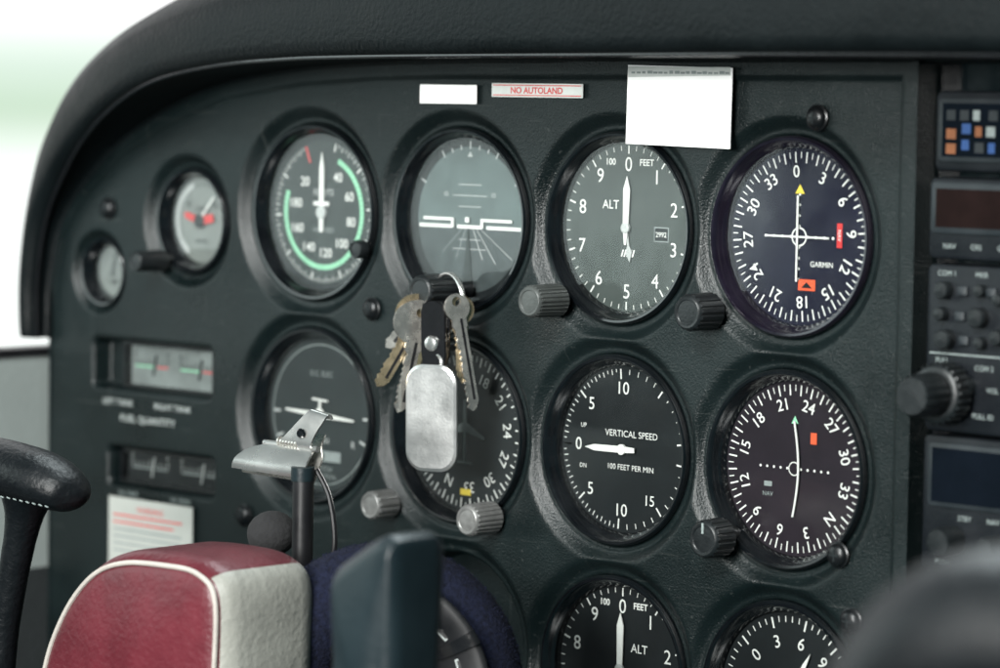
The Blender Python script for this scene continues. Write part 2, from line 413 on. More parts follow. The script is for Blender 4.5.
def m_att(d,R,h):
    d.disc(R*.93,h-.2,'sky',a0=-8,a1=184,seg=48)
    d.disc(R*.93,h-.2,'earth',a0=184,a1=352,seg=48)
    for x0,x1 in ((-.90,-.30),(-.22,.22),(.30,.90)):
        d.rect(R*x0,-R*.115,R*x1,-R*.07,h,'white')
    for k,l in ((-2,.42),(-1,.50),(1,.50),(2,.55),(3.2,.48)):
        d.poly([(k*2.2-.2,-R*.12),(k*2.2+.2,-R*.12),(k*8+.3,-R*l),(k*8-.3,-R*l)],h,'midw' if k>0 else 'dimw')
    for z,w in ((.16,.2),(.30,.3),(.44,.2)): d.rect(-R*w,R*z,R*w,R*z+.35,h,'midw')
    for z,w in ((-.26,.2),(-.38,.3)): d.rect(-R*w,R*z,R*w,R*z+.35,h,'midw')
    d.text("10",R*.42,R*.32,3.0,h,'midw'); d.text("10",-R*.42,R*.32,3.0,h,'midw')
    for a in (-60,-30,-20,-10,0,10,20,30,60): d.tick(a,R*.90,R*(1.0 if a%30==0 else .96),.7,h+.05,'midw')
    d.poly([(-1.6,R*.80),(1.6,R*.80),(0,R*.87)],h+.1,'midw')
def p_att(p,R):
    for s in (-1,1):
        p.prism([(s*R*.28,-.6),(s*R*.78,-.6),(s*R*.78,.7),(s*R*.28,.7)],-1.2,-.7,'white')
        p.prism([(s*R*.28,-.6),(s*R*.28,-3.4),(s*R*.24,-3.4),(s*R*.24,.7),(s*R*.28,.7)],-1.2,-.7,'white')
    p.prism([(-1.1,-1.1),(1.1,-1.1),(1.1,1.1),(-1.1,1.1)],-1.2,-.6,'white')
    p.prism([(-3,-R*.98),(3,-R*.98),(1.6,-R*.5),(0,-R*.1),(-1.6,-R*.5)],-1.6,-1.3,'facea')

LAB=["N","3","6","9","12","15","18","21","24","27","30","33"]
def card(d,R,h,rot,size=6.4,r0=.74,labels=LAB,m='white',tin=.86,bold=.004):
    for i in range(72):
        a=i*5+rot
        d.tick(a,R*(tin if i%2==0 else tin+.05),R*.985,.62 if i%2==0 else .4,h,m)
    for i,t in enumerate(labels):
        a=i*30+rot; ar=math.radians(a); rr=R*r0
        d.text(t,rr*math.sin(ar),rr*math.cos(ar),size,h,m,rot=a,bold=bold)
def m_hsi(d,R,h):
    card(d,R,h,-4.5,size=6.8,labels=["0"]+LAB[1:],r0=.76)
    d.poly([(-2.4,R*.50),(2.4,R*.50),(0,R*.61)],h,'yellow')
    for k in range(-4,5):
        if k: d.disc(.6,h,'white',cx=k*4.2,seg=12); d.disc(.6,h,'white',cz=k*4.2,seg=12)
    d.arc(0,360,3.2,3.8,h,'white')
    d.text("GARMIN",11.5,-10.5,3.0,h+.05,'white')
    d.rect(18.8,-3.6,21.4,6,h+.1,'red'); d.text("NAV",20.1,1.2,2.2,h+.2,'white',rot=90)
    d.rect(0,-R*.62,8.5,-R*.49,h,'orange'); d.poly([(1.6,-R*.59),(7,-R*.59),(4.2,-R*.52)],h+.1,'face')
def p_hsi(p,R):
    p.prism([(-.4,-R*.52),(.4,-R*.52),(.4,R*.48),(-.4,R*.48)],-1.2,-.9,'white')
def p_hsi2(p,R):
    p.prism([(-R*.48,-.35),(R*.45,-.35),(R*.45,.35),(-R*.48,.35)],-1.8,-1.5,'white')
def m_vor(d,R,h):
    card(d,R,h,-225,size=6.6,r0=.76)
    d.poly([(-1.7,R*.53),(1.7,R*.53),(0,R*.62)],h,'green')
    for k in range(-5,6):
        if k: d.disc(.55,h,'white',cx=k*3.4,seg=12)
    d.arc(0,360,2.4,2.8,h,'white')
    d.rect(8,10.5,11,15,h,'orange'); d.rect(-15,-8,-11,-6,h,'dimw'); d.text("NAV",-13,-11,2.6,h,'dimw')
def p_vor(p,R):
    pts=[]
    for i in range(13):
        t=i/12; z=R*(.56-1.12*t); x=1.5+2.4*math.sin(t*math.pi)-.8
        pts.append((x,z))
    p.prism([(x-.4,z) for x,z in pts]+[(x+.4,z) for x,z in pts[::-1]],-1.2,-.9,'white')
def m_trn(d,R,h):
    d.arc(0,360,R*.93,R*.945,h,'dimw',n=72)
    for a in (-90,90,-112,112): d.tick(a,R*.80,R*.93,1.2,h,'midw')
    d.text("L",-R*.62,-R*.36,4.6,h,'midw'); d.text("R",R*.62,-R*.36,4.6,h,'midw')
    d.text("2 MIN",0,-R*.34,4.0,h,'midw'); d.text("D.C. ELEC",0,R*.55,3.4,h,'dimw')
    d.text("NO PITCH",0,-R*.72,3.2,h,'dimw'); d.text("INFORMATION",0,-R*.82,2.9,h,'dimw')
    d.poly([(-13,-R*.48),(13,-R*.48),(13,-R*.62),(-13,-R*.62)],h,'dimw'); d.disc(2.2,h+.1,'face',cz=-R*.55,seg=20)
def p_trn(p,R):
    p.prism([(-R*.66,-.45),(-4,-1.1),(4,-1.1),(R*.66,-.45),(R*.66,.45),(4,1.1),(-4,1.1),(-R*.66,.45)],-1.4,-.9,'white',3)
    p.prism([(-5,6.4),(5,6.4),(5,7.3),(-5,7.3)],-1.4,-.9,'white',3); p.prism([(-.6,1),(.6,1),(.6,7),(-.6,7)],-1.4,-.95,'white',3)
    p.lathe([(3,-1.5),(3,-.8),(2.2,-.4),(.01,-.4)],'white',seg=24)
def m_dg(d,R,h):
    card(d,R,h,-155,size=6.8,r0=.72,tin=.86,m='white',bold=0)
    d.poly([(-1.3,R*.5),(1.3,R*.5),(0,R*.62)],h,'orange')
    d.rect(-3.2,-R*.82,3.2,-R*.74,h+.1,'yellow')
def p_dg(p,R):
    p.prism([(-.6,-14),(.6,-14),(.6,-10),(.8,0),(12,-3),(12,-1.6),(1,4),(.5,14),(-.5,14),(-1,4),(-12,-1.6),(-12,-3),(-.8,0),(-.6,-10)],-1.4,-1.0,'dimw')
    p.prism([(-4.5,-14),(4.5,-14),(4.5,-13),(-4.5,-13)],-1.4,-1.05,'dimw')
def m_tach(d,R,h):
    for i in range(41):
        a=-110+i*6.2
        d.tick(a,R*(.84 if i%5==0 else .90),R*.97,.8 if i%5==0 else .45,h,'white')
    for i,t in enumerate(("27","30","0","3","6","9","12","15")):
        a=math.radians(-110+i*31); d.text(t,R*.68*math.sin(a),R*.68*math.cos(a),7.2,h,'white',rot=-110+i*31)
    d.text("ADF",0,5,4,h,'white')
def p_tach(p,R): p.prism([(-.9,-R*.5),(.9,-R*.5),(.9,R*.5),(0,R*.66),(-.9,R*.5)],-1.3,-.9,'white',30)
def m_suc(d,R,h):
    for i in range(25): d.tick(-120+i*10,R*.84,R*.95,.6,h,'face')
    d.text("4",-R*.5,R*.4,5,h,'face'); d.text("6",R*.5,R*.4,5,h,'face'); d.text("GYRO",0,R*.3,3.2,h,'face'); d.text("IN HG",0,-R*.5,3,h,'face')
    d.arc(-150,-20,R*.84,R*.98,h,'midw')
def p_suc(p,R):
    p.prism([(-1.6,-3),(1.6,-3),(1.6,R*.5),(0,R*.62),(-1.6,R*.5)],-1.3,-.7,'red',-75)
    p.prism([(-2.0,-2),(2.0,-2),(2.0,R*.5),(-2.0,R*.5)],-1.3,-.7,'red',80)
    p.prism([(-.5,-3),(.5,-3),(.4,R*.8),(-.4,R*.8)],-.6,-.4,'white',42)
    p.lathe([(3.4,-1.6),(3.4,-.3),(2.4,0),(.01,0)],'face',seg=24)
def m_sm(d,R,h):
    for i in range(13): d.tick(-90+i*15,R*.72,R*.92,.6,h,'face')
    d.text("AMP",0,-R*.45,3,h,'face')
def p_sm(p,R): p.prism([(-.5,-2),(.5,-2),(.3,R*.8),(-.3,R*.8)],-1.3,-.9,'face',15)

gauge("airspeed_indicator",0,92,34,'facea',m_asi,[("pointer",p_asi)],"round airspeed gauge with green arc and upright white needle","gauge",knobs=[(34.5,77,4.2,6,11,dict(m='knob'))])
gauge("attitude_indicator",92,92,34,'face',m_att,[("aircraft_symbol",p_att)],"round artificial horizon with grey sky and white aircraft bars","gauge",
      knobs=[(94,62,7.2,13,30,dict(m='knob',flutes=16))])
gauge("altimeter",183,92,34,'faceg',m_alt,p_alt(),"round altimeter with painted-in grey haze, white numerals, needle at zero","altimeter",
      knobs=[(155,61,6.8,9,27,dict(m='knobg',flutes=24,cap='knobg'))])
gauge("course_deviation_indicator",273,92,34,'facen',m_hsi,[("pointer",p_hsi),("pointer",p_hsi2)],"round navy course indicator with white compass ring, crossed needles, red flags","gauge",bezel='bezelm',
      knobs=[(238,61,7.4,9,24,dict(m='knob',flutes=18))])
gauge("turn_coordinator",0,0,34,'facet',m_trn,[("aircraft_symbol",p_trn)],"round black turn coordinator with small white aircraft symbol","gauge")
gauge("heading_indicator",92,0,34,'face',m_dg,[("aircraft_symbol",p_dg)],"round black heading gauge partly hidden behind hanging keys","gauge",
      knobs=[(57,-34,6.3,9,22,dict(m='knobs',flutes=14,cap='knobs')),(119,-34,6.8,9,25,dict(m='knobs',flutes=20,cap='knobs'))])
gauge("vertical_speed_indicator",183,0,34,'face',m_vsi,[("pointer",p_vsi)],"round black vertical speed gauge with needle at zero","gauge")
gauge("course_deviation_indicator",273,0,34,'faceb',m_vor,[("pointer",p_vor)],"round course indicator with painted-in brownish reflection, long curved white needle","gauge",bezel='bezel',
      knobs=[(246,-29,7.7,9,21,dict(m='knob',flutes=18,line=True))])
gauge("altimeter",184,-92,34,'face',m_alt2,p_alt(0,150,.70),"round black altimeter low on the panel with upright needle","altimeter")
gauge("direction_finder_indicator",273,-92,34,'face',m_tach,[("pointer",p_tach)],"round black radio compass gauge low on the panel","gauge")
gauge("suction_gauge",-83,85,19,'facel',m_suc,[("pointer",p_suc)],"small round gauge with red hands","gauge",knobs=[(-98,66,5.0,9,26,dict(m='knob'))])
gauge("ammeter",-147,58,11,'facel',m_sm,[("pointer",p_sm)],"tiny round gauge with pale dial","gauge")

# ---------------------------------------------------------------- strip gauges
def strip(name,cx,cz,w,h_,face,label,dark):
    b=MB()
    for x0,x1,z0,z1 in ((cx-w,cx+w,cz+h_-1.5,cz+h_),(cx-w,cx+w,cz-h_,cz-h_+1.5),(cx-w,cx-w+1.5,cz-h_+1.5,cz+h_-1.5),(cx+w-1.5,cx+w,cz-h_+1.5,cz+h_-1.5)):
        b.box(x0-cx,x1-cx,z0-cz,z1-cz,-6,1.5,'bezel')
    g=b.build(name,loc=(cx,0,cz),label=label,category="gauge")
    d=MB(); d.rect(-w+1,-h_+1,w-1,h_-1,-2.6,face)
    for s in (-.5,.5):
        cx0=s*w
        for i in range(9):
            x=cx0-w*.36+i*w*.09
            d.rect(x-.25,0,x+.25,3.2 if i%4==0 else 2,-2.3,'midw' if dark else 'face')
        d.rect(cx0-w*.36,-1.2,cx0+w*.05,-.4,-2.3,'green' if not dark else 'dimw'); d.rect(cx0+w*.12,-1.2,cx0+w*.36,-.4,-2.3,'redink' if not dark else 'dimw')
        d.text("E" if s<0 else "0",cx0-w*.36,5,3,-2.3,'midw' if dark else 'face'); d.text("F" if s<0 else "30",cx0+w*.36,5,3,-2.3,'midw' if dark else 'face')
    d.build("dial",parent=g,smooth=False)
    for s in (-.5,.5):
        p=MB(); p.prism([(-.4,-5),(.4,-5),(.4,5),(-.4,5)],-1.8,-1.4,'midw' if dark else 'face',12,cx=s*w+3); p.build("pointer",parent=g)
    q=MB(); q.rect(-w+1,-h_+1,w-1,h_-1,0,'glass'); q.build("glass",parent=g,smooth=False)
strip("fuel_gauge",-102,14.5,33,11,'fuelface',"rectangular fuel quantity gauge with pale face in recess",False)
strip("engine_gauge",-101,-34.5,36,8.2,'face',"rectangular dark engine temperature gauge in recess",True)

# ---------------------------------------------------------------- stickers and paper
def sheet(name,x0,x1,z0,z1,m,label,cat,extra=None,tilt=0,h=9.0):
    cx,cz=(x0+x1)/2,(z0+z1)/2
    b=MB(); w,g=(x1-x0)/2,(z1-z0)/2
    b.prism([(-w,-g),(w,-g),(w,g),(-w,g)],0,.35,m,tilt)
    if extra: extra(b)
    return b.build(name,loc=(cx,-h,cz),label=label,category=cat,smooth=False)
sheet("sticker",72,106,142.0,150.0,'paper',"small blank white sticker on the panel","sticker",h=8.6)
def ex(b):
    b.rect(-25.2,1.9,25.2,2.3,.5,'redink'); b.rect(-25.2,-2.3,25.2,-1.9,.5,'redink'); b.text("NO AUTOLAND",0,0,3.7,.5,'redink',sx=1.1,bold=.025)
sheet("sticker",115,167,145.2,151.0,'paper2',"narrow white sticker reading NO AUTOLAND in red","sticker",ex,h=8.6)
def ex(b):
    b.prism([(-27,11.5),(26.8,12.5),(26.8,15.8),(-27,15.8)],.4,.6,'paper2')
    for k in range(18):
        x=-25+k*2.9; b.rect(x,13.0,x+1.7+random.random(),13.7+random.random()*.6,.75,'dimw')
sheet("paper_note",193,248,126.5,158.5,'paper',"blank white paper note taped to the panel","paper",ex,tilt=1,h=10.5)
def ex(b):
    for k in range(6):
        b.rect(-27,9-k*3.4,-27+random.uniform(34,52),9.9-k*3.4,.5,'redink' if k in (0,1) else 'dimw')
    b.text("WARNING",0,13,4,.5,'redink')
sheet("placard",-136,-75,-85,-49,'cream',"cream paper placard with red and grey printing","placard",ex,h=8.8)

# ---------------------------------------------------------------- glareshield hood
def hood():
    base=[(-183.8,24),(-183.5,30),(-182,53),(-174,80),(-157,100),(-131,120),(-98,136),(-56,149),(-5,156),(46,159),(89,160),(140,160.5),(220,161),(335,161.5),(450,161),(620,158)]
    d=[5,6,7,9,14,22,32,42,50,55,58,60,60,60,60,60]
    w=[15,16,17,20,30,36,38,40,46,52,56,60,60,60,60,60]
    P=catmull([(x,z,0) for x,z in base],10); dd=catmull([(a,b_,0) for a,b_ in zip(d,w)],10)
    rings=[]
    n=len(P)
    for i in range(n):
        t=(P[min(i+1,n-1)]-P[max(i-1,0)]).normalized(); nx,nz=-t.y,t.x
        D,W=dd[i].x,dd[i].y
        prof=[(-1.0,-2),(-1.0,9),(.6,9.5),(1.2,9.2+D*.15),(2.2,9+D*.6),(2.2,8+D*.85),(1.2,8+D),(2.0,11+D),(4.5,13.5+D),(8,14.5+D),(W*.3+4,14+D),(W*.55+2,12.5+D),(W*.8,8+D*.92),(W*.95,D*.8),(W*1.02,D*.5),(W*1.0,D*.1),(W*.98,-60)]
        rings.append([(P[i].x+nx*a,-h,P[i].y+nz*a) for a,h in prof])
    b=MB(); b.loft(rings,'leather',closed=False)
    b.add(rings[0],[tuple(range(len(rings[0])))],'leather')
    g=b.build("glareshield",label="padded black leather glareshield hood arching over the panel",category="glareshield",ang=60)
    path=[]
    s=MB()
    for i in range(0,n):
        t=(P[min(i+1,n-1)]-P[max(i-1,0)]).normalized(); nx,nz=-t.y,t.x; D=dd[i].x
        path.append((P[i].x+nx*1.0,-(9.0+D),P[i].y+nz*1.0))
    s.tube(path,1.0,'gleather',seg=8)
    s.build("welt",parent=g)
    return g
hood()

# ---------------------------------------------------------------- radio stack
b=MB(); b.box(339.2,520,-205,175,-14,-3,'bezel')
b.build("radio_rack",label="black metal rack holding the stacked radios",category="radio rack",smooth=False)
def radio(name,z1,z0,label,fn,x0=343,x1=505,hh=8):
    b=MB(); b.rbox(0,x1-x0,-(z1-z0),0,-3,hh,'radio',r=2.5,b=1.2)
    g=b.build(name,loc=(x0,0,z1),label=label,category="radio",group="aircraft radios stacked in the rack")
    fn(g,hh); return g
def part(g,name,fn,**k):
    p=MB(); fn(p); return p.build(name,parent=g,**k)
def r1(g,h):
    part(g,"bezel",lambda p:(p.rbox(2,150,-26.5,-2.5,h,h+1,'radiog',r=2,b=.6)))
    def disp(p):
        p.rect(4,-24.5,148,-4.5,h+1.2,'lcd')
        lay=[(6,-9,'radiog',4),(12,-9,'radiog',4),(18,-9,'dimw',3),(25,-9,'radiog',4),(6,-16,'orangeb',4.4),(6,-21.5,'orangeb',4.4),(13,-14,'blue',4),(13,-20,'blue',3.4),(19,-15,'orangeb',3),(24,-15,'dimw',4),(19,-21,'radiog',4),(25,-21,'blue',3)]
        for x,z,c,w in lay: p.rect(x,z-1.9,x+w,z+1.9,h+1.35,c)
    part(g,"display",disp,smooth=False)
radio("intercom_radio",150,120,"intercom radio with small orange, blue and white squares",r1,x0=345)
def r2(g,h):
    part(g,"bezel",lambda p:p.rbox(1.5,155,-21,-1.5,h,h+1.2,'radiog',r=2,b=.6))
    part(g,"display",lambda p:(p.rect(4,-18.5,150,-4,h+1.35,'lcdr')),smooth=False)
    for x,t in ((10,"NAV"),(22,"CRS"),(34,"GPS")): part(g,"lettering",lambda p:p.text(t,x,-25.5,2.8,h+.2,'dimw'),smooth=False)
radio("marker_receiver",117.5,87,"radio with dark brown display window",r2)
def r3(g,h):
    for x,z,t in ((9,-3.2,"COM 1"),(25,-3.2,"MKR"),(8,-36,"PULL"),(27,-38,"COM 2"),(31,-46,"VOL"),(27,-56,"PULL ID")): part(g,"lettering",lambda p:p.text(t,x,z,2.8,h+.2,'dimw'),smooth=False)
    part(g,"divider_line",lambda p:p.rect(2,-33.7,36,-33.2,h+.2,'dimw'),smooth=False)
    for x,z,r in ((9,-9.5,3.4),(25.5,-9,2.4),(8,-18.5,2.6),(25,-19,3.8),(10,-28,3.8),(26,-28.5,2.4),(34,-12,2.4),(34,-26,3.0),(20,-45,3.4)):
        q=MB(); q.lathe([(r,h-1),(r,h+1.4+r*.6),(r*.85,h+2.2+r*.6),(.01,h+2.4+r*.6)],'knob',seg=24); q.build("button",loc=(x,0,z),parent=g)
    for x,z in ((17,-9.5),(16,-19),(18,-28),(30,-9.5)):
        q=MB(); q.rbox(-2.2,2.2,-1.8,1.8,h-1,h+1.6,'radiog',r=.6,b=.4); q.build("button",loc=(x,0,z),parent=g)
rd=radio("audio_control_radio",85,22,"radio with round and square buttons and large tuning knob",r3)
knob(rd,(343,85),355,37,11.5,10,19,m='knob',flutes=24,name="knob"); 
q=MB(); q.lathe([(7.8,19),(8,20),(7.6,31),(6.8,32.5),(.01,32.6)],'knob',seg=96,mod=lambda t,i:1+(.03*(1 if math.sin(t*16)>0 else -1) if 0<i<3 else 0)); q.build("knob",loc=(12,0,-48),parent=rd)
def r4(g,h):
    part(g,"bezel",lambda p:p.rbox(3,150,-27,-2.5,h,h+1,'radiog',r=2,b=.6))
    part(g,"display",lambda p:p.rect(5,-25,148,-4.5,h+1.2,'lcd'),smooth=False)
    for t,x,z in (("STBY",20,-30.5),("NAV 2",34,-30.5),("PUSH",10,-47.5)): part(g,"lettering",lambda p:p.text(t,x,z,2.8,h+.2,'dimw'),smooth=False)
    for x,z,r in ((15,-39,5.5),(36,-39,4)):
        q=MB(); q.lathe([(r,h-1),(r,h+9),(r*.85,h+10.5),(.01,h+10.6)],'knob',seg=48); q.build("knob",loc=(x,0,z),parent=g)
radio("navigation_radio",20.5,-31,"radio with dark blue display and small knob",r4)
radio("transponder",-34,-80,"dark radio lowest in the stack",lambda g,h:part(g,"display",lambda p:p.rect(5,-22,148,-5,h+.3,'lcd'),smooth=False))

# ---------------------------------------------------------------- key bunch
KB=empty("key_bunch",(98,-20,66),"key bunch with black strap and silver tag on a knob","keys")
def kpart(name,b,**k): return b.build(name,parent=KB,**k)
def rel(x,h,z): return (x-98,-(h-20),z-66)
b=MB(); pts=[]
for i in range(41):
    a=2*math.pi*i/40; pts.append(rel(103+12.5*math.cos(a),21+3.5*math.cos(a),57.5+12.5*math.sin(a)))
b.tube(pts,.8,'steel',seg=10,caps=False)
b.tube([ (x+.3,y-1.2,z) for x,y,z in pts],.7,'steel',seg=10,caps=False); kpart("split_ring",b)
def plate(b,outline,m,origin,yaw,roll,th=1.0,hole=None,bev=None):
    R_=Matrix.Rotation(math.radians(yaw),3,'Z')@Matrix.Rotation(math.radians(roll),3,'Y')
    n=len(outline); o=Vector(origin)
    def T(x,y,z): return tuple(o+R_@Vector((x,y,z)))
    if hole:
        rings=[[T(x,-th/2,z) for x,z in hole],[T(x,-th/2,z) for x,z in outline],[T(x,th/2,z) for x,z in outline],[T(x,th/2,z) for x,z in hole],[T(x,-th/2,z) for x,z in hole]]
        b.loft(rings,m)
    else:
        cx=sum(p[0] for p in outline)/n; cz=sum(p[1] for p in outline)/n
        def ins(e): 
            o2=[]
            for x,z in outline:
                v=Vector((x-cx,z-cz)); L_=max(v.length,.01); v*= (L_-e)/L_; o2.append((cx+v.x,cz+v.y))
            return o2
        e=min(.35,th*.3); i2=ins(bev if bev else e)
        if bev: e=.7
        rings=[[T(x,th/2,z) for x,z in i2],[T(x,th/2-e,z) for x,z in outline],[T(x,-th/2+e,z) for x,z in outline],[T(x,-th/2,z) for x,z in i2]]
        b.loft(rings,m,cap0=True,cap1=True)
def key(m,origin,yaw,roll,L=34,bow=9,round_=True,seed=0,wd=1.0):
    rnd=random.Random(seed); b=MB()
    n=32
    outl=[( (bow*wd*(1.0 if round_ else 1.08)*math.cos(2*math.pi*i/n)), -bow*.4+bow*(.9 if round_ else .8)*math.sin(2*math.pi*i/n)) for i in range(n)]
    hole=[(2.0*math.cos(2*math.pi*i/n), 2.0*math.sin(2*math.pi*i/n)) for i in range(n)]
    plate(b,outl,m,origin,yaw,roll,1.9,hole)
    z0=-bow*1.15; k=wd
    pts=[(-3.8*k,z0+1.5),(-3.8*k,z0-3),(-3.1*k,z0-4)]
    z=z0-4
    while z>z0-L+4:
        pts.append(((-3.1+rnd.uniform(.2,1.5))*k,z-1.5)); z-=2.6; pts.append(((-3.1+rnd.uniform(0,.5))*k,z-.3))
    pts+=[(-.5,z0-L),(1.3*k,z0-L+1),(3.1*k,z0-L+4),(3.1*k,z0-4),(3.8*k,z0-3),(3.8*k,z0+1.5)]
    plate(b,pts,m,origin,yaw,roll,1.7)
    R_=Matrix.Rotation(math.radians(yaw),3,'Z')@Matrix.Rotation(math.radians(roll),3,'Y')
    plate(b,[(.2,z0),(1.5*k,z0),(1.5*k,z0-L+5),(.2,z0-L+5)],'rubber',Vector(origin)+R_@Vector((0,-.85,0)),yaw,roll,.3)
    return kpart("key",b,ang=25)
key('brass',rel(94,27,55),58,30,L=27,bow=10.5,seed=1)
key('nickel',rel(95,30,53),62,12,L=31,bow=11,seed=2)
key('nickel',rel(93,24,57),14,44,L=20,bow=7.5,round_=False,seed=3)
key('brass',rel(99,24,52),8,20,L=32,bow=8,seed=6,wd=.8)
key('nickel',rel(115,29,59),66,-11,L=40,bow=6.5,seed=4,wd=.85)
key('brass',rel(114,26,58),62,-4,L=26,bow=7,seed=7,wd=.9)
b=MB()
st=[(-5.2,-24),(-6,-20),(-6,-2),(-5,1.5),(-2,3),(2,3),(5,1.5),(6,-2),(6,-20),(5.2,-24)]
plate(b,st,'gleather',rel(107,34,56),12,-2,2.6); plate(b,[(x*.9,z) for x,z in st],'gleather',rel(108,31,56),12,3,2.2)
kpart("strap",b)
def lathe_at(b,prof,m,org,yaw=22,seg=32):
    Rm=Matrix.Rotation(math.radians(yaw),3,'Z'); o=Vector(org); vs=[];fs=[]
    for r,h in prof:
        for j in range(seg):
            t=2*math.pi*j/seg; vs.append(tuple(o+Rm@Vector((r*math.cos(t),-h,r*math.sin(t)))))
    for i in range(len(prof)-1):
        for j in range(seg):
            k=(j+1)%seg; fs.append((i*seg+j,i*seg+k,(i+1)*seg+k,(i+1)*seg+j))
    b.add(vs,fs,m)
b=MB(); lathe_at(b,[(3.3,0),(3.3,1.0),(2.7,1.7),(1.5,2.0),(.01,2.0)],'steel',rel(107.3,35,41),yaw=12); kpart("rivet",b)
b=MB()
for k in (0,1):
    pts=[]
    for i in range(25):
        a=2*math.pi*i/24; pts.append(rel(107.5+.5*k+4.4*math.cos(a),34,33+3.6*math.sin(a)))
    b.tube(pts,.8,'steel',seg=8,caps=False)
kpart("link_ring",b)
b=MB()
def rr(w,h,r,n=10):
    o=[]
    for cx,cz,a in ((w-r,h-r,0),(-w+r,h-r,90),(-w+r,-h+r,180),(w-r,-h+r,270)):
        for i in range(n+1):
            t=math.radians(a+90*i/n); o.append((cx+r*math.cos(t),cz+r*math.sin(t)))
    return o
plate(b,rr(12.4,22.6,8.5),'alu',rel(108.5,36,9.5),14,-1,2.4,bev=1.4)
kpart("metal_tag",b,ang=20)

# ---------------------------------------------------------------- clip on post
MT=empty("clip_mount",(113,-114,-55),"silver spring clip on a slim black post with cable","clip",scale=1.107)
def r3_(x,h,z): return (x-205,-(h-200),z+36)
b=MB(); b.tube([r3_(205,200,-60),r3_(205,200,-34),r3_(205.3,200,8)],3.9,'rubber',seg=24)
b.tube([r3_(205,200,-38),r3_(205,200,-33)],6.0,'rubber',seg=24); b.tube([r3_(205,200,-30),r3_(205,200,-28)],5.0,'rubber',seg=24)
b.tube([r3_(205,200,4),r3_(205,200,9)],4.4,'gripp',seg=24)
b.tube([r3_(197,197,-40),r3_(213,197,-40)],5.0,'rubber',seg=20)
b.build("post",parent=MT)
b=MB()
def sheetstrip(b,L,R_,th,m):
    n=len(L); top=[];bot=[]
    for i in range(n):
        a=Vector(L[min(i+1,n-1)])-Vector(L[max(i-1,0)]); w_=Vector(R_[i])-Vector(L[i]); nn=w_.cross(a).normalized()*th/2
        top.append((Vector(L[i])+nn,Vector(R_[i])+nn)); bot.append((Vector(L[i])-nn,Vector(R_[i])-nn))
    rings=[[tuple(top[i][0]),tuple(top[i][1]),tuple(bot[i][1]),tuple(bot[i][0])] for i in range(n)]
    b.loft(rings,m,cap0=True,cap1=True)
Lp=[r3_(173,206,6.6),r3_(174,206.5,8.5),r3_(175,205,11),r3_(178,202,13.6),r3_(183,199,15.2)]
Rp=[r3_(206,199.5,4.8),r3_(206,200,7.0),r3_(205.5,198.5,10),r3_(205,196,13.0),r3_(204,194,14.6)]
sheetstrip(b,[tuple(p) for p in catmull(Lp,4)],[tuple(p) for p in catmull(Rp,4)],1.0,'steel')
Lp=[r3_(188,197,15.2),r3_(191,197.5,18),r3_(195,196.5,22),r3_(198.5,195,26),r3_(200.5,193,28.6),r3_(201.5,191,28.8),r3_(201.8,190,27.2)]
Rp=[r3_(203,194.3,14.6),r3_(204,195,17),r3_(205.5,194,21),r3_(207.2,192.6,24.5),r3_(208,191,27),r3_(208.4,189.5,27.3),r3_(208.4,188.6,26)]
sheetstrip(b,[tuple(p) for p in catmull(Lp,5)],[tuple(p) for p in catmull(Rp,5)],1.0,'steel')
Lp=[r3_(174,202,4.8),r3_(175,199,7),r3_(179,195,11),r3_(187,191,16),r3_(193,188,20)]
Rp=[r3_(206,195.5,3),r3_(205.5,193,6),r3_(204.5,190,11),r3_(202,188,15.5),r3_(201,185,19.5)]
sheetstrip(b,[tuple(p) for p in catmull(Lp,4)],[tuple(p) for p in catmull(Rp,4)],1.0,'nickel')
b.tube([r3_(181,197.4,15.8),r3_(205,192.8,14.9)],1.2,'steel',seg=16)
for k in range(7): 
    t=k/6; cx,hh,cz=189+8*t,196.6-1.4*t,16.9-.4*t
    b.tube([r3_(cx-.4,hh,cz),r3_(cx+.4,hh,cz)],1.8,'nickel',seg=16)
lathe_at(b,[(1.8,0),(1.4,.5),(1.0,.1),(.01,.1)],'bezel',r3_(200.3,197.0,20.8),20,seg=20)
b.build("spring_clip",parent=MT,ang=40)
b=MB()
cb=catmull([r3_(208,196,8),r3_(214,195,-2),r3_(217,195,-18),r3_(214,196,-32),r3_(217,200,-40),r3_(213,205,-48),r3_(207,207,-60)],8)
b.tube(cb,1.0,'rubber',seg=8); 
cb=catmull([r3_(207,203,-30),r3_(213,204,-36),r3_(219,203,-44),r3_(216,202,-60)],8); b.tube(cb,1.1,'rubber',seg=8)
b.build("cable",parent=MT)

b=MB()
prof=[]
for i in range(13):
    a=math.pi*i/12; prof.append((max(.01,9.5*math.sin(a)),-11*math.cos(a)))
b.lathe(prof,'foam',seg=32); b.tube([(0,4,-6),(1,10,-30),(2,14,-60)],1.6,'rubber',seg=10)
b.build("microphone",loc=(85,-105,-36),label="small black foam covered microphone beside the yoke",category="microphone")

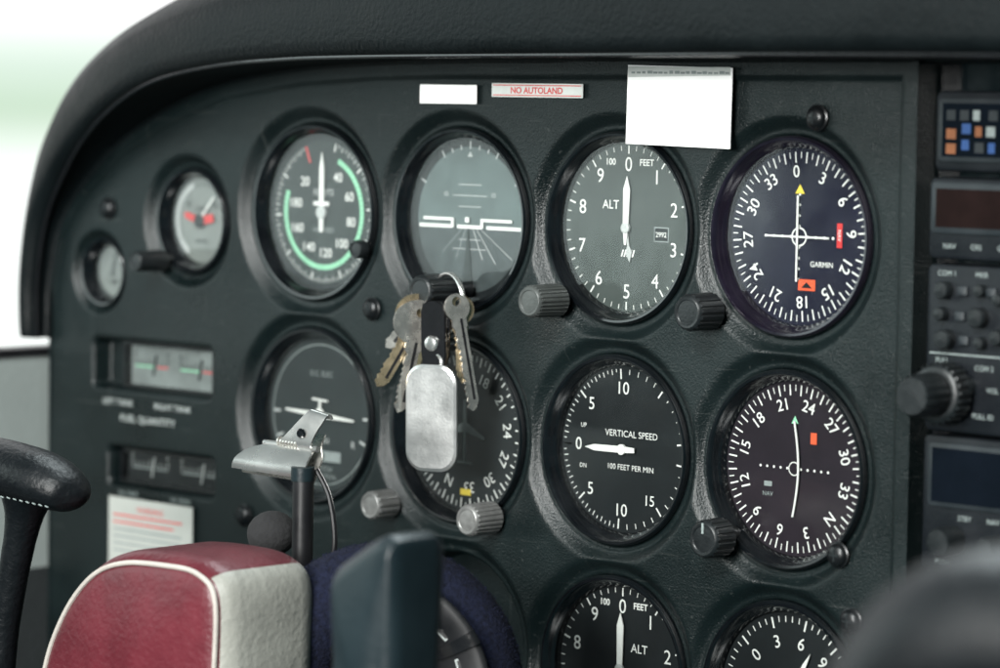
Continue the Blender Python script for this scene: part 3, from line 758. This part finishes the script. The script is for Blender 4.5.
# ---------------------------------------------------------------- control yoke
YK=empty("control_yoke",(111,-171,-79),"control yoke with burgundy and cream leather pad and black grips","yoke",scale=1.09)
def ry(x,h,z): return (x-190,-(h-240),z+60)
def pad(b,outl,h0,h1,m,mside,r=7,puff=3,side_test=None):
    O=[(p.x,p.y) for p in catmull([(x,z,0) for x,z in outl],8,closed=True)]
    A=sum(O[i][0]*O[(i+1)%len(O)][1]-O[(i+1)%len(O)][0]*O[i][1] for i in range(len(O)))
    if A<0: O=O[::-1]
    n=len(O)
    cx=sum(p[0] for p in O)/len(O); cz=sum(p[1] for p in O)/len(O)
    def ring(e,h,s=1):
        o=[]
        for x,z in O:
            v=Vector((x-cx,z-cz)); L_=v.length; v*=s*(L_-e)/L_; o.append(ry(cx+v.x,h,cz+v.y))
        return o
    arc_=[(r-r*math.cos(t),r-r*math.sin(t)) for t in [math.radians(k*15) for k in range(0,7)]]
    side=[ring(e,h0+f) for e,f in arc_[::-1]]+[ring(0,h1-r)]
    front=[ring(e,h1-f) for e,f in arc_]+[ring(r,h1+puff*(1-s*s),s) for s in (.85,.65,.45,.25,.08)]
    allr=side+front[1:]
    f0=len(b.f)
    b.loft(allr,m,cap0=True,cap1=True)
    if mside:
        k=b.mi(mside)
        for i in range(len(allr)-1):
            for j in range(n):
                if side_test(i,O[j],O[(j+1)%n],len(side)): b.m[f0+i*n+j]=k
    return O
b=MB()
outl=[(124,-125),(128,-75),(139,-47),(157,-27),(178,-18.5),(206,-17),(222,-19),(231,-27),(232,-50),(230,-80),(226,-125)]
def stest(i,a,c,ns): return min(a[0],c[0])>=226 and i<=ns+1
O=pad(b,outl,214,264,'redleather','creamleather',r=11,puff=3,side_test=stest)
b.build("centre_pad",parent=YK,ang=70)
b=MB()
pr=[(p.x,p.y) for p in catmull([(124,-125),(128,-75),(139,-47),(157,-27),(178,-18.5),(206,-17),(222,-19),(231,-27),(232,-50),(230,-80),(226,-125)],8)]
ccx,ccz=190,-60
def inset(x,z,e):
    v=Vector((x-ccx,z-ccz)); v*=(v.length-e)/v.length; return ccx+v.x,ccz+v.y
pth=[]
for x,z in pr:
    a,c=inset(x,z,4.2); pth.append(ry(a,262.4,c))
b.tube(pth,.95,'piping',seg=8); b.build("piping",parent=YK)
b=MB()
P=[ry(60,262,5),ry(85,261,5.5),ry(105,260,5),ry(125,259,3),ry(136,258,.5),ry(143,257,-2),ry(147,257,-3.5)]
P=[tuple(p) for p in catmull(P,5)]
rad=[11.5,12,12.2,12.2,12.2,12.2,12,11.9,11.8,11.8,11.7,11.7,11.6,11.6,11.5,11.4,11.2,11,10.8,10.5,10.1,9.7,9.2,8.7,8.2,7.4,6.4,5.2,4.0,2.6,.8][:len(P)]
while len(rad)<len(P): rad.append(.8)
b.tube(P,rad,'grip',seg=28,squash=(1.2,.9))
b.tube([tuple(p) for p in catmull([ry(118,258,-2),ry(115,258,-15),ry(108,257,-36),ry(99,256,-70),ry(92,254,-120)],5)],[11,10.6,9.6,8.4,7.4,6.8,6.4,6.1,6,5.8,5.7,5.6,5.6,5.6,5.8,6,6.2,6.4,6.4,6.4,6.4][:21],'grip',seg=24)
b.build("grip",parent=YK,ang=60)
b=MB()
for i in range(26):
    t=i/25; x_=60+82*t; z=-3.6-3.0*max(0,(t-.75)*2)
    b.tube([ry(x_,272.6-9*max(0,t-.6),z),ry(x_+1.7,272.6-9*max(0,t-.6),z-.3)],.26,'dimw',seg=6)
b.build("stitching",parent=YK)
b=MB()
pad(b,[(332,-130),(332,-40),(332,-10),(334,-3),(341,2),(353,9),(359,9),(361,2),(361,-40),(361,-130)],283,308,'gripp',None,r=6,puff=2)
b.build("grip",parent=YK,ang=60)
b=MB(); b.tube([ry(92,254,-118),ry(180,245,-135),ry(260,260,-140),ry(346,295,-126)],9,'gripp',seg=20)
b.tube([ry(190,225,-140),ry(190,70,-140)],11,'steel',seg=28); b.build("column",parent=YK)
b=MB()
P=[tuple(p) for p in catmull([(0,0,-120),(2,0,-60),(6,0,-22),(22,0,-2),(48,2,3),(90,6,0)],6)]
n=len(P); b.tube(P,[29-6*min(1,i/12) for i in range(n)],'grip',seg=32,squash=(1,1))
b.build("yoke_grip",loc=(583,-350,13),label="black leather yoke grip of the second control wheel",category="yoke")

# ---------------------------------------------------------------- headset (navy pad with black band)
HS=empty("headset",(165,-118,-86),"navy fleece headset band with black adjustable strap","headset")
ax=Vector((.62,-.78,.05)).normalized(); e1=Vector((.78,.62,0)).normalized(); e2=ax.cross(e1)*-1
if e2.z<0: e2=-e2
RN,rn=37,18
def arc3(R,off,a0,a1,n=40): 
    return [tuple(e1*R*math.cos(math.radians(a0+(a1-a0)*i/n))+e2*R*math.sin(math.radians(a0+(a1-a0)*i/n))*1.02+ax*off) for i in range(n+1)]
b=MB(); b.tube(arc3(RN,0,-30,210,60),rn,'navy',seg=36)
random.seed(9)
for i in range(5200):
    a=math.radians(random.uniform(-25,200)); t=random.uniform(-.4,math.pi); c=e1*RN*math.cos(a)+e2*RN*1.02*math.sin(a)
    nr=(e1*math.cos(a)+e2*math.sin(a)); d_=(nr*math.cos(t)+ax*math.sin(t)); tt=(-e1*math.sin(a)+e2*math.cos(a))
    p0=c+d_*(rn-.4); q=d_*random.uniform(.6,1.7)+tt*random.uniform(-1,1)+ax.cross(d_)*random.uniform(-.5,.5); s_=tt*.2
    b.add([tuple(p0-s_),tuple(p0+s_),tuple(p0+q)],[(0,1,2)],'navy')
b.build("padded_band",parent=HS,ang=60)
RS,ST=34,18.2
b=MB(); b.tube(arc3(RS,ST-1.5,-30,105),[12.5]*41,'rubber',seg=24,squash=(1.0,.30))
for a in (56,30,2): 
    b.tube(arc3(RS,ST-1.0,a-4,a+4,6),[13.4]*7,'gleather',seg=24,squash=(1.0,.33))
b.build("adjuster_strap",parent=HS)
def arcq(b,a,w1,w2,l,m,off):
    c=e1*RS*math.cos(math.radians(a))+e2*RS*1.02*math.sin(math.radians(a))+ax*off
    t=(-e1*math.sin(math.radians(a))+e2*math.cos(math.radians(a))); nrm=(e1*math.cos(math.radians(a))+e2*math.sin(math.radians(a)))
    vs=[c+nrm*w1-t*l,c+nrm*w2-t*l,c+nrm*w2+t*l,c+nrm*w1+t*l]; b.add([tuple(v) for v in vs],[(0,1,2,3)],m)
b=MB(); OF=ST+2.9
for a in (84,77,70):
    arcq(b,a,-1.2,6.2,.3,'midw',OF); arcq(b,a+2.4,-1.2,3.0,.25,'midw',OF)
for a in (43,16):
    arcq(b,a,-1.5,6.5,3.8,'midw',OF); arcq(b,a,-1.0,6.0,3.3,'rubber',OF+.15); arcq(b,a,.5,4.5,.5,'midw',OF+.3); arcq(b,a+3,.5,2.5,.35,'dimw',OF+.3)
b.build("strap_marking",parent=HS,smooth=False)
for a in (64,-8):
    b=MB(); c=e1*RS*math.cos(math.radians(a))+e2*RS*1.02*math.sin(math.radians(a))
    b.tube([tuple(c+ax*(ST+1)),tuple(c+ax*(ST+5))],2.6,'knob',seg=20); b.build("button",parent=HS)

# ---------------------------------------------------------------- cabin sidewall and outside
b=MB(); b.box(-200,-190,-90,15,-40,420,'wall'); b.box(-202,-189,-400,-90,-40,420,'walld')
b.box(-203,-188.5,15,19,-40,420,'rubber')
b.build("cabin_sidewall",label="pale grey vinyl cabin sidewall with black window seal",category="wall",kind="structure",ang=30)
b=MB(); b.box(-188,520,-420,-205,-6,6,'walld')
b.build("lower_panel",label="dark lower part of the cabin behind the yoke",category="wall",kind="structure")
m=bpy.data.materials.new("bright_sky"); m.use_nodes=True; nt=m.node_tree; N=nt.nodes; L=nt.links; N.clear()
o=N.new("ShaderNodeOutputMaterial"); e=N.new("ShaderNodeEmission"); tc=N.new("ShaderNodeTexCoord"); sp=N.new("ShaderNodeSeparateXYZ"); rp=N.new("ShaderNodeValToRGB"); mr=N.new("ShaderNodeMapRange")
L.new(tc.outputs["Object"],sp.inputs[0]); L.new(sp.outputs["Z"],mr.inputs["Value"]); mr.inputs["From Min"].default_value=-2; mr.inputs["From Max"].default_value=2
cr=rp.color_ramp; cr.elements[0].position=.0; cr.elements[0].color=(.95,1,.97,1); cr.elements[1].position=1; cr.elements[1].color=(1,1,1,1)
for p_,c in ((.47,(.95,1,.97,1)),(.52,(.50,.64,.50,1)),(.56,(.64,.76,.67,1)),(.60,(1,1,1,1))):
    x=cr.elements.new(p_); x.color=c
L.new(mr.outputs["Result"],rp.inputs["Fac"]); L.new(rp.outputs["Color"],e.inputs["Color"]); e.inputs["Strength"].default_value=1.25; L.new(e.outputs[0],o.inputs[0])
b=MB(); b.add([(-14000,-5000,-5000),(0,14000,-5000),(0,14000,7000),(-14000,-5000,7000)],[(0,1,2,3)],m)
sk=b.build("sky",kind="structure",smooth=False)

# ---------------------------------------------------------------- light
w=bpy.data.worlds.new("World"); sc.world=w; w.use_nodes=True
bg=w.node_tree.nodes["Background"]; bg.inputs[0].default_value=(.27,.62,.68,1); bg.inputs[1].default_value=.12
def area(name,loc,target,sx,sy,P,col=(1,1,1)):
    l=bpy.data.lights.new(name,'AREA'); l.shape='RECTANGLE'; l.size=sx; l.size_y=sy; l.energy=P; l.color=col
    o=bpy.data.objects.new(name,l); COL.objects.link(o); o.location=loc
    d=Vector(target)-Vector(loc); o.rotation_euler=d.to_track_quat('-Z','Y').to_euler(); return o
area("side_window_light",(-.80,-.85,.34),(.1,0,.05),.62,.75,4.2,(.86,1,.98))
area("cabin_fill_light",(.62,-1.75,.34),(.15,0,.06),.6,.35,50,(1,1,.97))  # added fill lamp behind the camera, low enough to whiten paper and stickers
area("upper_fill_light",(.75,-1.5,1.1),(.15,0,.03),.6,.4,46,(.96,1,.98))  # second added fill lamp, set high to give the recesses contrast
area("windshield_light",(.1,.35,1.1),(.15,-.15,0),1.3,.5,24,(.88,.98,1))

# ---------------------------------------------------------------- camera
yaw,pit,rol=0.75979,0.07344,0.01499
fw=Vector((-math.sin(yaw)*math.cos(pit),math.cos(yaw)*math.cos(pit),-math.sin(pit)))
r=Vector((math.cos(yaw),math.sin(yaw),0)); up=r.cross(fw)
r2=r*math.cos(rol)+up*math.sin(rol); u2=up*math.cos(rol)-r*math.sin(rol)
mw=Matrix(((r2.x,u2.x,-fw.x,1.06674),(r2.y,u2.y,-fw.y,-1.00343),(r2.z,u2.z,-fw.z,.14569),(0,0,0,1)))
cd=bpy.data.cameras.new("camera"); cam=bpy.data.objects.new("camera",cd); COL.objects.link(cam); cam.matrix_world=mw
cd.sensor_width=36; cd.lens=116.57; cd.clip_start=.05; cd.clip_end=200
cd.dof.use_dof=True; cd.dof.focus_distance=1.32; cd.dof.aperture_fstop=7
sc.camera=cam
